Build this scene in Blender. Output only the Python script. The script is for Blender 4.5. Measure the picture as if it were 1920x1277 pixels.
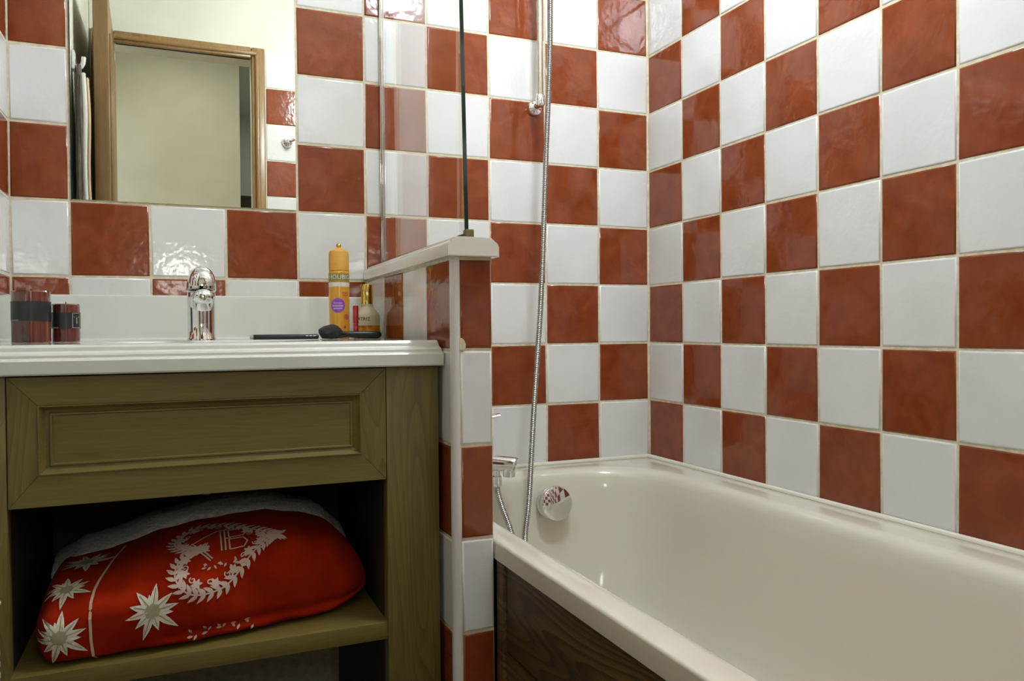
import bpy, bmesh, math, random
from mathutils import Vector, Matrix
random.seed(7)
for o in list(bpy.data.objects): bpy.data.objects.remove(o, do_unlink=True)
scene = bpy.context.scene
C = scene.collection
P = .153            # tile pitch in metres; plans below are in tile units
Z0 = 1.0            # height of tile row line 0 above the floor
FLOOR = -Z0 / P
CEIL = 9.1
def T(x, y, z): return Vector((x * P, y * P, Z0 + z * P))

# ---------------------------------------------------------------- camera, world, lights
cam = bpy.data.cameras.new('camera'); camo = bpy.data.objects.new('camera', cam); C.objects.link(camo)
cam.lens = 27.9615; cam.sensor_width = 36; cam.clip_start = .01
r = Vector((.9214, -.3886, -.0077)); f = Vector((.3884, .9214, -.0137)).normalized()
r = (r - f * r.dot(f)).normalized(); u = r.cross(f)
m = Matrix((r, u, -f)).transposed().to_4x4(); m.translation = T(1.3256, -11.9766, -.7521)
camo.matrix_world = m
scene.camera = camo
scene.view_settings.view_transform = 'Standard'; scene.view_settings.look = 'None'
scene.view_settings.gamma = 1; scene.view_settings.exposure = 0.0
w = bpy.data.worlds.new('world'); scene.world = w; w.use_nodes = True
w.node_tree.nodes['Background'].inputs[0].default_value = (1, .95, .88, 1)
w.node_tree.nodes['Background'].inputs[1].default_value = .02
def area(name, loc, rot, size, power, col, shape='DISK', sy=None):
    l = bpy.data.lights.new(name, 'AREA'); l.shape = shape; l.size = size
    if sy: l.size_y = sy
    l.energy = power; l.color = col
    o = bpy.data.objects.new(name, l); C.objects.link(o); o.location = loc; o.rotation_euler = rot
    return o
LAMP = (5.9, -5.5, 7.0); LAMP_STRENGTH = 96.0     # opal pendant globe, built further down as a lamp
area('hall_ceiling_light', T(1.6, -13.6, CEIL - .2), (0, 0, 0), .35, 4.2, (1, .97, .88))
LOW_LIGHT = (1.45, -14.0, .95); LOW_LIGHT_STRENGTH = 17.0    # added globe light behind the camera for the low highlights, built further down
area('far_room_fill_light', T(6.5, -21.5, CEIL - .3), (0, 0, 0), .3, 2.0, (1, .97, .9))  # fill light added to lift the dark far room

# ---------------------------------------------------------------- materials
MATS = {}
def mat(name, col, rough=.5, metal=0, **kw):
    mm = bpy.data.materials.new(name); mm.use_nodes = True; MATS[name] = mm
    b = mm.node_tree.nodes['Principled BSDF']
    b.inputs['Base Color'].default_value = (*col, 1); b.inputs['Roughness'].default_value = rough
    b.inputs['Metallic'].default_value = metal
    for k, v in kw.items(): b.inputs[k.replace('_', ' ')].default_value = v
    return mm
def nodes(mm): return mm.node_tree.nodes, mm.node_tree.links, mm.node_tree.nodes['Principled BSDF']
def lin(*c): return tuple(((v / 255) / 12.92 if v / 255 <= .04045 else ((v / 255 + .055) / 1.055) ** 2.4) for v in c)
def noise_col(mm, c1, c2, scale=20, detail=3, coord='Object', lo=.35, hi=.65, mapscale=None, rnd=False, bump=0, bscale=None, bdist=.001, distort=0):
    N, L, b = nodes(mm)
    tc = N.new('ShaderNodeTexCoord'); vec = tc.outputs[coord]
    if rnd:
        oi = N.new('ShaderNodeObjectInfo'); mu = N.new('ShaderNodeMath'); mu.operation = 'MULTIPLY'; mu.inputs[1].default_value = 37.
        L.new(oi.outputs['Random'], mu.inputs[0]); va = N.new('ShaderNodeVectorMath'); va.operation = 'ADD'
        L.new(vec, va.inputs[0]); L.new(mu.outputs[0], va.inputs[1]); vec = va.outputs[0]
    if mapscale:
        mp = N.new('ShaderNodeMapping'); mp.inputs['Scale'].default_value = mapscale; L.new(vec, mp.inputs[0]); vec = mp.outputs[0]
    nz = N.new('ShaderNodeTexNoise'); nz.inputs['Scale'].default_value = scale; nz.inputs['Detail'].default_value = detail; nz.inputs['Distortion'].default_value = distort
    L.new(vec, nz.inputs['Vector'])
    cr = N.new('ShaderNodeValToRGB'); cr.color_ramp.elements[0].position = lo; cr.color_ramp.elements[1].position = hi
    cr.color_ramp.elements[0].color = (*c1, 1); cr.color_ramp.elements[1].color = (*c2, 1)
    L.new(nz.outputs['Fac'], cr.inputs[0]); L.new(cr.outputs[0], b.inputs['Base Color'])
    if bump:
        nb = N.new('ShaderNodeTexNoise'); nb.inputs['Scale'].default_value = bscale or scale; nb.inputs['Detail'].default_value = 1.5
        L.new(vec, nb.inputs['Vector']); bp = N.new('ShaderNodeBump'); bp.inputs['Strength'].default_value = bump; bp.inputs['Distance'].default_value = bdist
        L.new(nb.outputs['Fac'], bp.inputs['Height']); L.new(bp.outputs[0], b.inputs['Normal'])
    return mm
tile_red = noise_col(mat('tile_red_glaze', (.2, .05, .02), .12, Specular_IOR_Level=.5), (.195, .037, .009), (.265, .060, .018), 22, 4, rnd=True, lo=.3, hi=.72, bump=.55, bscale=48, bdist=.0012, distort=.6)
tile_white = noise_col(mat('tile_white_glaze', (.7, .7, .68), .08), (.705, .705, .685), (.75, .75, .73), 9, 2, rnd=True, bump=.5, bscale=75, bdist=.0008)
grout = noise_col(mat('grout_cream', (.7, .62, .42), .85), (.60, .53, .36), (.74, .68, .50), 60, 4, bump=.4, bscale=300, bdist=.0004)
paint_cream = noise_col(mat('paint_cream', (.75, .70, .52), .7), (.66, .65, .53), (.70, .69, .57), 6, 3, bump=.2, bscale=200, bdist=.0004)
paint_white = mat('ceiling_paint', (.8, .79, .75), .8)
paint_grey = mat('dark_room_paint', (.68, .72, .64), .7)
acryl = mat('white_acrylic', (.66, .63, .52), .14, Coat_Weight=.3, Coat_Roughness=.05)
ceram = mat('white_ceramic', (.68, .69, .62), .08, Coat_Weight=.4, Coat_Roughness=.03)
plast = mat('white_plastic', (.70, .69, .66), .3)
silic = mat('silicone', (.74, .70, .60), .35)
capm = noise_col(mat('cap_ceramic', (.7, .68, .6), .2), (.68, .66, .57), (.74, .72, .64), 8, 2)
chrome = mat('chrome', (.78, .78, .77), .05, 1)
hosem = mat('hose_chrome', (.44, .43, .40), .22, 1)
brushed = mat('brushed_rail', (.62, .58, .46), .25, 1)
mirror_m = mat('mirror_silver', (.86, .88, .82), 0.0, 1)
gold = mat('gold_metal', (.72, .52, .14), .15, 1)
black = mat('black_plastic', (.012, .012, .013), .3)
bristle = noise_col(mat('black_bristle', (.02, .02, .02), .9), (.008, .008, .008), (.05, .048, .045), 200, 3, mapscale=(1, 8, 8))
rubber = mat('dark_seal', (.03, .03, .025), .4)
greenedge = mat('green_glass_edge', (.004, .03, .022), .08)
def wood(name, c1, c2, axis, rough=.45, cath=.0, c3=None):
    mm = mat(name, c1, rough); N, L, b = nodes(mm)
    tc = N.new('ShaderNodeTexCoord'); mp = N.new('ShaderNodeMapping')
    s = [1., 1., 1.]; s[axis] = .05
    mp.inputs['Scale'].default_value = s; L.new(tc.outputs['Object'], mp.inputs[0])
    nz = N.new('ShaderNodeTexNoise'); nz.inputs['Scale'].default_value = 420; nz.inputs['Detail'].default_value = 4; L.new(mp.outputs[0], nz.inputs['Vector'])
    n2 = N.new('ShaderNodeTexNoise'); n2.inputs['Scale'].default_value = 30; n2.inputs['Detail'].default_value = 3; n2.inputs['Distortion'].default_value = .6; L.new(mp.outputs[0], n2.inputs['Vector'])
    mx = N.new('ShaderNodeMix'); mx.inputs[0].default_value = .55; L.new(nz.outputs['Fac'], mx.inputs[2]); L.new(n2.outputs['Fac'], mx.inputs[3])
    out = mx.outputs[0]
    if cath:
        # growth rings of a plain-sawn board: contour lines of one smooth, stretched field
        m3 = N.new('ShaderNodeMapping'); s3 = [9., 9., 9.]; s3[axis] = 1.1; m3.inputs['Scale'].default_value = s3; L.new(tc.outputs['Object'], m3.inputs[0])
        n3 = N.new('ShaderNodeTexNoise'); n3.inputs['Scale'].default_value = 1.6; n3.inputs['Detail'].default_value = .6; L.new(m3.outputs[0], n3.inputs['Vector'])
        mm1 = N.new('ShaderNodeMath'); mm1.operation = 'MULTIPLY'; mm1.inputs[1].default_value = 16.; L.new(n3.outputs['Fac'], mm1.inputs[0])
        mf = N.new('ShaderNodeMath'); mf.operation = 'FRACT'; L.new(mm1.outputs[0], mf.inputs[0])
        mp2 = N.new('ShaderNodeMath'); mp2.operation = 'POWER'; mp2.inputs[1].default_value = 2.5; L.new(mf.outputs[0], mp2.inputs[0])
        m4 = N.new('ShaderNodeMath'); m4.operation = 'MULTIPLY_ADD'; m4.inputs[1].default_value = -cath; L.new(mp2.outputs[0], m4.inputs[0]); L.new(out, m4.inputs[2]); out = m4.outputs[0]
    cr = N.new('ShaderNodeValToRGB'); cr.color_ramp.elements[0].position = .3; cr.color_ramp.elements[1].position = .7
    cr.color_ramp.elements[0].color = (*c1, 1); cr.color_ramp.elements[1].color = (*c2, 1)
    L.new(out, cr.inputs[0]); L.new(cr.outputs[0], b.inputs['Base Color'])
    bp = N.new('ShaderNodeBump'); bp.inputs['Strength'].default_value = .12; bp.inputs['Distance'].default_value = .0005
    L.new(nz.outputs['Fac'], bp.inputs['Height']); L.new(bp.outputs[0], b.inputs['Normal'])
    return mm
W1, W2 = (.125, .094, .022), (.198, .154, .040)
wood_v = wood('olive_wood_vertical', W1, W2, 2, .42, .25)
wood_h = wood('olive_wood_horizontal', W1, W2, 0, .42)
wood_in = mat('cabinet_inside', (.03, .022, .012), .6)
panel_wood = wood('bath_panel_wood', (.05, .029, .008), (.19, .112, .026), 1, .5, .35)
door_wood = wood('door_wood', (.16, .085, .028), (.26, .15, .055), 2, .35)
frame_wood = wood('door_frame_wood', (.20, .11, .035), (.36, .21, .075), 2, .3)
floor_m = noise_col(mat('floor_tiles', (.3, .2, .13), .3), (.16, .11, .07), (.22, .16, .11), 5, 3)
glass_m = bpy.data.materials.new('clear_glass'); glass_m.use_nodes = True
N, L = glass_m.node_tree.nodes, glass_m.node_tree.links
N.remove(N['Principled BSDF'])
tr = N.new('ShaderNodeBsdfTransparent'); tr.inputs[0].default_value = (.975, .985, .98, 1)
gl = N.new('ShaderNodeBsdfGlossy'); gl.inputs['Roughness'].default_value = 0; gl.inputs[0].default_value = (1, 1, 1, 1)
fr = N.new('ShaderNodeFresnel'); fr.inputs[0].default_value = 1.45
ge = N.new('ShaderNodeNewGeometry'); ml = N.new('ShaderNodeMath'); ml.operation = 'MULTIPLY_ADD'; ml.inputs[1].default_value = 1 / 1.45 - 1.45; ml.inputs[2].default_value = 1.45
ml2 = N.new('ShaderNodeMath'); ml2.operation = 'DIVIDE'; ml2.inputs[0].default_value = 1.0
L.new(ge.outputs['Backfacing'], ml.inputs[0]); L.new(ml.outputs[0], fr.inputs[0]); mxs = N.new('ShaderNodeMixShader')
L.new(fr.outputs[0], mxs.inputs[0]); L.new(tr.outputs[0], mxs.inputs[1]); L.new(gl.outputs[0], mxs.inputs[2])
L.new(mxs.outputs[0], N['Material Output'].inputs[0])
def emis(name, col, s):
    mm = mat(name, col, .5); b = nodes(mm)[2]; b.inputs['Emission Color'].default_value = (*col, 1); b.inputs['Emission Strength'].default_value = s
    return mm

# ---------------------------------------------------------------- helpers
ROOT = {}
def props(o, label=None, cat=None, group=None, kind=None):
    if label: o['label'] = label
    if cat: o['category'] = cat
    if group: o['group'] = group
    if kind: o['kind'] = kind
    return o
def thing(name, loc, label, cat, group=None):
    o = bpy.data.objects.new(name, None); C.objects.link(o); o.location = loc; o.empty_display_size = .02
    ROOT[o.name] = Vector(loc); return props(o, label, cat, group)
def obj(name, bm, mm, parent=None, loc=None, smooth=True, angle=35):
    base = Vector(loc) if loc is not None else (ROOT[parent.name] if parent is not None else Vector((0, 0, 0)))
    bmesh.ops.translate(bm, verts=bm.verts, vec=-base)
    bmesh.ops.recalc_face_normals(bm, faces=bm.faces)
    if smooth:
        for e in bm.edges:
            if len(e.link_faces) == 2 and e.calc_face_angle(0) > math.radians(angle): e.smooth = False
        for fa in bm.faces: fa.smooth = True
    me = bpy.data.meshes.new(name); bm.to_mesh(me); bm.free()
    if not isinstance(mm, (list, tuple)): mm = [mm]
    for q in mm: me.materials.append(q)
    o = bpy.data.objects.new(name, me); C.objects.link(o)
    if parent is not None: o.parent = parent
    else: o.location = base
    ROOT[o.name] = base
    return o
def bx(bm, a, b, bev=0, seg=2):
    x0, y0, z0 = a; x1, y1, z1 = b
    g = bmesh.new()
    vs = [g.verts.new(((x0, x1)[i & 1], (y0, y1)[i >> 1 & 1], (z0, z1)[i >> 2 & 1])) for i in range(8)]
    for q in ((0, 1, 3, 2), (4, 6, 7, 5), (0, 4, 5, 1), (2, 3, 7, 6), (0, 2, 6, 4), (1, 5, 7, 3)): g.faces.new([vs[i] for i in q])
    bmesh.ops.recalc_face_normals(g, faces=g.faces)
    if bev: bmesh.ops.bevel(g, geom=g.edges[:], offset=bev, segments=seg, affect='EDGES', profile=.5)
    merge(bm, g); return bm
def merge(bm, g):
    mp = {v: bm.verts.new(v.co) for v in g.verts}
    for fa in g.faces:
        try: bm.faces.new([mp[v] for v in fa.verts])
        except ValueError: pass
    g.free()
def tbx(bm, a, b, bev=0, seg=2): return bx(bm, T(*a), T(*b), bev, seg)
def loft(bm, rings, close=True, cap0=False, cap1=False):
    R = [[bm.verts.new(p) for p in ring] for ring in rings]
    n = len(R[0])
    for a, b in zip(R[:-1], R[1:]):
        for i in range(n if close else n - 1):
            j = (i + 1) % n
            bm.faces.new((a[i], a[j], b[j], b[i]))
    if cap0: bm.faces.new(R[0][::-1])
    if cap1: bm.faces.new(R[-1])
    return R
def lathe(bm, prof, c, axis=(0, 0, 1), n=32, cap0=True, cap1=True):
    ax = Vector(axis).normalized(); up = Vector((1, 0, 0)) if abs(ax.x) < .9 else Vector((0, 1, 0))
    e1 = ax.cross(up).normalized(); e2 = ax.cross(e1); c = Vector(c)
    rings = [[c + ax * h + (e1 * math.cos(2 * math.pi * i / n) + e2 * math.sin(2 * math.pi * i / n)) * max(rr, 1e-5) for i in range(n)] for rr, h in prof]
    return loft(bm, rings, True, cap0, cap1)
def smooth_path(pts, k=8):
    pts = [Vector(p) for p in pts]; out = []
    q = [pts[0] * 2 - pts[1]] + pts + [pts[-1] * 2 - pts[-2]]
    for i in range(1, len(q) - 2):
        a, b, c, d = q[i - 1:i + 3]
        for s in range(k):
            t = s / k
            out.append(.5 * ((2 * b) + (c - a) * t + (2 * a - 5 * b + 4 * c - d) * t * t + (3 * b - a - 3 * c + d) * t ** 3))
    out.append(pts[-1]); return out
def tube(bm, path, rad, n=12, flat=None):
    rings = []; prev = None
    for i, p in enumerate(path):
        t = (path[min(i + 1, len(path) - 1)] - path[max(i - 1, 0)]).normalized()
        if prev is None:
            up = Vector((0, 0, 1)) if abs(t.z) < .9 else Vector((1, 0, 0)); e1 = t.cross(up).normalized()
        else: e1 = (prev - t * prev.dot(t)).normalized()
        prev = e1; e2 = t.cross(e1)
        rr = rad(i) if callable(rad) else rad
        a, b = (rr if isinstance(rr, tuple) else (rr, rr))
        rings.append([p + e1 * math.cos(2 * math.pi * k / n) * a + e2 * math.sin(2 * math.pi * k / n) * b for k in range(n)])
    return loft(bm, rings, True, True, True)
def extrude(bm, poly, d):
    d = Vector(d); a = [bm.verts.new(p) for p in poly]; b = [bm.verts.new(Vector(p) + d) for p in poly]; n = len(a)
    bm.faces.new(a[::-1]); bm.faces.new(b)
    for i in range(n): bm.faces.new((a[i], a[(i + 1) % n], b[(i + 1) % n], b[i]))
def text_bm(txt, size, fn, sub=True):
    """font outline mesh mapped through fn(x, y) -> world point"""
    cu = bpy.data.curves.new('txt', 'FONT'); cu.body = txt; cu.size = size; cu.align_x = 'CENTER'; cu.align_y = 'CENTER'; cu.resolution_u = 3
    o = bpy.data.objects.new('txt', cu); me = bpy.data.meshes.new_from_object(o)
    bm = bmesh.new(); bm.from_mesh(me)
    for v in bm.verts: v.co = fn(v.co.x, v.co.y)
    bpy.data.objects.remove(o); bpy.data.curves.remove(cu); bpy.data.meshes.remove(me)
    return bm

# ---------------------------------------------------------------- tiles
TM = {}
def tile_mesh(w_, h_, col, var):
    key = (round(w_, 3), round(h_, 3), col, var)
    if key in TM: return TM[key]
    rg = random.Random(hash(key) & 0xffff); hw, hh = w_ * P / 2 - .0021, h_ * P / 2 - .0021
    jit = [(rg.uniform(-.0006, .0006), rg.uniform(-.0006, .0006)) for _ in range(4)]
    def ring(ins, y):
        return [(sx * (hw - ins) + jit[i][0], y, sz * (hh - ins) + jit[i][1]) for i, (sx, sz) in enumerate(((-1, -1), (1, -1), (1, 1), (-1, 1)))]
    vs = ring(0, .006) + ring(0, .0022) + ring(.0009, .0008) + ring(.0035, .0001)
    fs = [(12, 13, 14, 15)]
    for k in range(3):
        for i in range(4): fs.append((k * 4 + i, k * 4 + (i + 1) % 4, k * 4 + 4 + (i + 1) % 4, k * 4 + 4 + i))
    me = bpy.data.meshes.new('tile_' + col); me.from_pydata(vs, [], fs); me.materials.append(tile_red if col == 'red' else tile_white)
    me.validate(); me.update()
    for p in me.polygons[1:]: p.use_smooth = True
    TM[key] = me; return me
def tile(parent, cx, cy, cz, w_, h_, col, rot):
    o = bpy.data.objects.new('tile', tile_mesh(w_, h_, col, random.randrange(3) if w_ > .9 and h_ > .9 else 0)); C.objects.link(o); o.parent = parent
    o.location = T(cx, cy, cz)
    t = .0035
    o.rotation_euler = (random.uniform(-t, t), 0, rot + random.uniform(-t, t))
GR = .0016 / P   # how far the joints lie behind the tile face (tile units)

# ---------------------------------------------------------------- room shell
def slab(name, a, b, mm):
    bm = bmesh.new(); tbx(bm, a, b); return props(obj(name, bm, mm, smooth=False), kind='structure')
XL, XR, YB = -.64, 9.0, -11.1
slab('floor', (XL - .7, -27, FLOOR - .7), (XR + .7, .7, FLOOR), floor_m)
slab('ceiling', (XL - 6, -27, CEIL), (XR + .7, .7, CEIL + .5), paint_white)
wb = slab('wall_back', (XL - .7, GR, FLOOR), (XR + .7, .7, CEIL), grout)
wr = slab('wall_right', (XR + GR, -11.8, FLOOR), (XR + .7, GR, CEIL), grout)
wl = slab('wall_left', (XL - .7, -11.8, FLOOR), (XL - GR, GR, CEIL), paint_cream)
COLS = [XL, .04, 1.01, 1.99, 2.98, 3.985, 4.965, 6.0, 7.0, 8.0, 8.985]
MIR = (.04, 2.98, 1.0, 5.0)      # mirror set flush into the tiling
for ci in range(10):
    i = ci - 1; x0, x1 = COLS[ci], COLS[ci + 1]
    for j in range(-5, 8):
        if ci > 4 and j < -4: continue
        if 1 <= ci <= 3 and 1 <= j < 5: continue
        tile(wb, (x0 + x1) / 2, 0, j + .5, x1 - x0, 1, 'red' if (i + j) % 2 == 0 else 'white', 0)
for k in range(11):
    for j in range(-4, 8): tile(wr, XR, -k - .5, j + .5, 1, 1, 'red' if (k + j) % 2 else 'white', -math.pi / 2)
for k in range(4):
    for j in range(-4, 8): tile(wl, XL, -k - .5, j + .5, 1, 1, 'red' if (k + j) % 2 else 'white', math.pi / 2)
# rear wall with the doorway
bm = bmesh.new(); DX0, DX1, DT = -.1, 3.33, 6.75
tbx(bm, (XL, YB - .7, FLOOR), (DX0, YB, CEIL)); tbx(bm, (DX1, YB - .7, FLOOR), (XR, YB, CEIL)); tbx(bm, (DX0, YB - .7, DT), (DX1, YB, CEIL))
wk = props(obj('wall_rear', bm, paint_cream, smooth=False), kind='structure')
for c in range(6):
    x0 = 3.68 + c * .886; x1 = x0 + .886
    for j in range(-4, 7): tile(wk, (x0 + x1) / 2, YB + .02, j + .5, x1 - x0, 1, 'red' if (c + j) % 2 else 'white', math.pi)
# door casing, lining and open leaf
bm = bmesh.new()
for (a, b) in (((DX1 - .02, YB - .12, FLOOR), (DX1 + .33, YB + .12, DT + .3)), ((XL + .03, YB - .12, FLOOR), (DX0 + .02, YB + .12, DT + .3)), ((DX0 + .02, YB - .12, DT), (DX1 - .02, YB + .12, DT + .3))): tbx(bm, a, b, .006)
for (a, b) in (((DX1 + .06, YB + .1, FLOOR), (DX1 + .18, YB + .2, DT + .17)), ((XL + .2, YB + .1, FLOOR), (DX0 - .14, YB + .2, DT + .17)), ((XL + .2, YB + .1, DT + .06), (DX1 + .18, YB + .2, DT + .18))): tbx(bm, a, b, .007, 3)
props(obj('trim_1', bm, frame_wood), kind='structure')
leaf = thing('door_1', T(-.2, YB, FLOOR), None, None); leaf['kind'] = 'structure'
bm = bmesh.new(); tbx(bm, (-.36, YB + .2, FLOOR + .06), (-.06, YB + 3.65, DT - .03), .004); obj('door_leaf', bm, door_wood, leaf)
for z0, z1 in ((FLOOR + 1, -.6), (.4, DT - .8)):
    bm = bmesh.new(); tbx(bm, (-.40, YB + .7, z0), (-.34, YB + 3.1, z1), .004); obj('door_panel', bm, door_wood, leaf)
    bm = bmesh.new(); tbx(bm, (-.08, YB + .7, z0), (-.02, YB + 3.1, z1), .004); obj('door_panel', bm, door_wood, leaf)
bm = bmesh.new(); lathe(bm, [(.17 * P, 0), (.17 * P, .01), (.06 * P, .012), (.06 * P, .05)], T(-.06, YB + 3.35, -.05), (1, 0, 0), 20); tube(bm, smooth_path([T(.26, YB + 3.35, -.05), T(.28, YB + 3.0, -.05), T(.27, YB + 2.6, -.05)], 4), .008, 10)
obj('handle', bm, brushed, leaf)
leaf.rotation_euler = (0, 0, math.radians(-1.5))
# hallway behind the door
slab('wall_hall', (-6, -18.2, FLOOR), (3.45, -17.5, CEIL), paint_cream)
slab('wall_hall_side', (-6.6, -18.2, FLOOR), (-6, -11.1, CEIL), paint_cream)
slab('wall_hall_front', (-6, -11.8, FLOOR), (XL - .7, -11.1, CEIL), paint_cream)
slab('floor_hall', (-6, -17.5, FLOOR - .5), (XL - .7, -11.1, FLOOR), floor_m)
slab('wall_far', (2, -27.0, FLOOR), (XR + .7, -26.2, CEIL), paint_grey)
slab('wall_far_side', (XR, -26.2, FLOOR), (XR + .7, -11.8, CEIL), paint_grey)
slab('wall_far_inner', (2, -26.2, FLOOR), (2.6, -18.2, CEIL), paint_grey)
bm = bmesh.new(); tbx(bm, (3.6, -26.1, FLOOR), (7.5, -23.5, 5.0), .004)
sb = thing('sideboard', T(5.5, -24.8, FLOOR), 'dark wooden cabinet in the unlit room beyond the hallway', 'cabinet'); obj('body', bm, wood_in, sb)
for q in range(2):
    bm = bmesh.new(); tbx(bm, (3.7 + q * 1.9, -23.5, FLOOR + .3), (5.5 + q * 1.9, -23.38, 4.8), .003); obj('door', bm, wood_in, sb)

# ---------------------------------------------------------------- low tiled partition between basin and bath
HX0, HX1, HY = 3.975, 4.425, -4.1
hw = slab('wall_partition', (HX0 + GR, HY + GR, FLOOR), (HX1 - GR, .01, 0.02), grout)
RZ = [0.0, -.96, -1.97, -2.96, -3.95, -4.95, -5.95]
LY = [-.13, -1.145, -2.13, -3.15, -4.05]
for a in range(6):
    zc = (RZ[a] + RZ[a + 1]) / 2; h_ = RZ[a] - RZ[a + 1]
    for b in range(4):
        tile(hw, HX0, (LY[b] + LY[b + 1]) / 2, zc, LY[b] - LY[b + 1], h_, 'red' if (a + b) % 2 else 'white', -math.pi / 2)
    tile(hw, (4.048 + HX1) / 2, HY, zc, HX1 - 4.048, h_, 'white' if a % 2 else 'red', 0)
    if a < 3:
        for b in range(4): tile(hw, HX1, (LY[b] + LY[b + 1]) / 2, zc, LY[b] - LY[b + 1], h_, 'red' if (a + b) % 2 else 'white', math.pi / 2)
bm = bmesh.new()
pr = [T(HX0 - .012, HY + .06, FLOOR)]
for q in range(7):
    a = math.pi * (1 + q / 12.); pr.append(T(HX0 + .055 + .067 * math.cos(a), HY + .055 + .067 * math.sin(a), FLOOR))
pr += [T(4.045, HY - .012, FLOOR), T(4.045, HY + .06, FLOOR)]
extrude(bm, pr, (0, 0, (0.015 - FLOOR) * P)); obj('corner_trim', bm, plast, hw)
# moulded cap along the top
bm = bmesh.new()
half = [(.288, .012), (.288, .115), (.275, .15), (.25, .172), (.222, .18), (.212, .205), (.19, .215)]
cx = 4.178
pr = [T(cx + a, -4.2, z) for a, z in half] + [T(cx - a, -4.2, z) for a, z in reversed(half)]
extrude(bm, pr, (0, 4.2 * P, 0)); bmesh.ops.bevel(bm, geom=[e for e in bm.edges if abs(e.verts[0].co.y - e.verts[1].co.y) < 1e-6 and e.verts[0].co.y < -4.1 * P], offset=.0012, segments=2, affect='EDGES')
for v in bm.verts:
    if v.co.y > -.1 and v.co.x < (cx - .1) * P: v.co.x += .05 * P
obj('coping', bm, capm, hw)
# chipped patch of bare grout at the foot of the top end tile
bm = bmesh.new()
pts = [(4.05, -.96), (4.05, -.84), (4.075, -.835), (4.10, -.86), (4.118, -.90), (4.115, -.94), (4.10, -.965)]
extrude(bm, [T(a, HY - .006, z) for a, z in pts], (0, .05 * P, 0)); obj('grout_patch', bm, grout, hw)

# ---------------------------------------------------------------- mirror
mi = thing('wall_mirror', T(1.5, 0, MIR[2]), 'large frameless wall mirror set flush into the tiles above the washbasin', 'mirror')
bm = bmesh.new(); tbx(bm, (MIR[0] + .035, -.012, MIR[2] + .02), (MIR[1] - .02, .012, MIR[3] - .03), 0); obj('mirror_glass', bm, mirror_m, mi, smooth=False)
bm = bmesh.new(); tbx(bm, (MIR[0] + .022, -.008, MIR[2] + .01), (MIR[0] + .035, .012, MIR[3] - .02)); obj('mirror_edge', bm, greenedge, mi, smooth=False)

# ---------------------------------------------------------------- glass screen on the partition
GX = 4.244
gs = thing('shower_screen', T(GX, -2, .215), 'clear fixed glass screen standing on the low tiled partition', 'glass screen')
def prism(bm, x0, x1, quad): extrude(bm, [T(x0, y, z) for y, z in quad], ((x1 - x0) * P, 0, 0))
bm = bmesh.new(); prism(bm, GX - .02, GX + .02, [(-.03, .30), (-3.80, .30), (-3.42, 8.4), (-.03, 8.4)]); obj('pane', bm, glass_m, gs, smooth=False)
bm = bmesh.new(); prism(bm, GX - .0205, GX + .0205, [(-3.80, .30), (-3.815, .30), (-3.435, 8.4), (-3.42, 8.4)]); obj('polished_edge', bm, greenedge, gs, smooth=False)['label'] = 'dark green polished glass edge'
bm = bmesh.new(); tbx(bm, (GX - .035, -.05, .215), (GX + .035, 0.0, 8.4), .001); obj('wall_channel', bm, chrome, gs)
bm = bmesh.new(); tbx(bm, (GX - .03, -3.80, .213), (GX + .03, -.05, .30), .002); obj('bottom_seal', bm, rubber, gs)
bm = bmesh.new(); tbx(bm, (GX - .022, -3.86, .213), (GX + .07, -3.74, .34), .002); obj('end_clamp', bm, mat('olive_brass', (.16, .14, .06), .35, .6), gs)

# ---------------------------------------------------------------- bathtub
def rr(x0, x1, y0, y1, rad, z, n=10, m_=8):
    rad = min(rad, (x1 - x0) / 2 - .01, (y1 - y0) / 2 - .01); out = []
    cs = [(x1 - rad, y0 + rad, -90), (x1 - rad, y1 - rad, 0), (x0 + rad, y1 - rad, 90), (x0 + rad, y0 + rad, 180)]
    for ci, (cx, cy, a0) in enumerate(cs):
        arc = [(cx + rad * math.cos(math.radians(a0 + 90 * q / n)), cy + rad * math.sin(math.radians(a0 + 90 * q / n))) for q in range(n + 1)]
        out += arc
        nx, ny, na = cs[(ci + 1) % 4]; ex = (nx + rad * math.cos(math.radians(na)), ny + rad * math.sin(math.radians(na)))
        for q in range(1, m_): out.append((arc[-1][0] + (ex[0] - arc[-1][0]) * q / m_, arc[-1][1] + (ex[1] - arc[-1][1]) * q / m_))
    return [T(a, b, z) for a, b in out]
tub = thing('bathtub', T(6.7, -5.5, FLOOR), 'white built-in bathtub along the checkered wall', 'bathtub')
TX0, TX1, TY0, TY1 = 4.43, 8.97, -11.05, -.015
IX0, IX1, IY0, IY1 = 4.69, 8.46, -10.5, -.46
def inn(d, z, rad, extra=0): return rr(IX0 + d, IX1 - d, IY0 + d + extra, IY1 - d, rad, z)
rings = [rr(TX0 + .05, TX1, TY0, TY1, .03, -3.205), rr(TX0, TX1, TY0, TY1, .03, -3.2), rr(TX0, TX1, TY0, TY1, .03, -3.03), rr(TX0 + .008, TX1 - .008, TY0 + .008, TY1 - .008, .03, -3.008), rr(TX0 + .03, TX1 - .03, TY0 + .03, TY1 - .03, .03, -3.0),
         inn(-.02, -3.0, 1.25), inn(.03, -3.008, 1.22), inn(.08, -3.035, 1.2), inn(.12, -3.085, 1.18), inn(.15, -3.16, 1.17), inn(.18, -3.35, 1.16), inn(.24, -3.8, 1.14), inn(.34, -4.4, 1.1), inn(.46, -4.9, 1.06, .4), inn(.6, -5.2, 1.0, .6), inn(.8, -5.36, .95, .8), inn(1.1, -5.42, .8, 1.0), inn(1.6, -5.44, .3, 1.4)]
bm = bmesh.new(); loft(bm, rings, True, False, True); obj('tub_shell', bm, acryl, tub, angle=60)
bm = bmesh.new()
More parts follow.
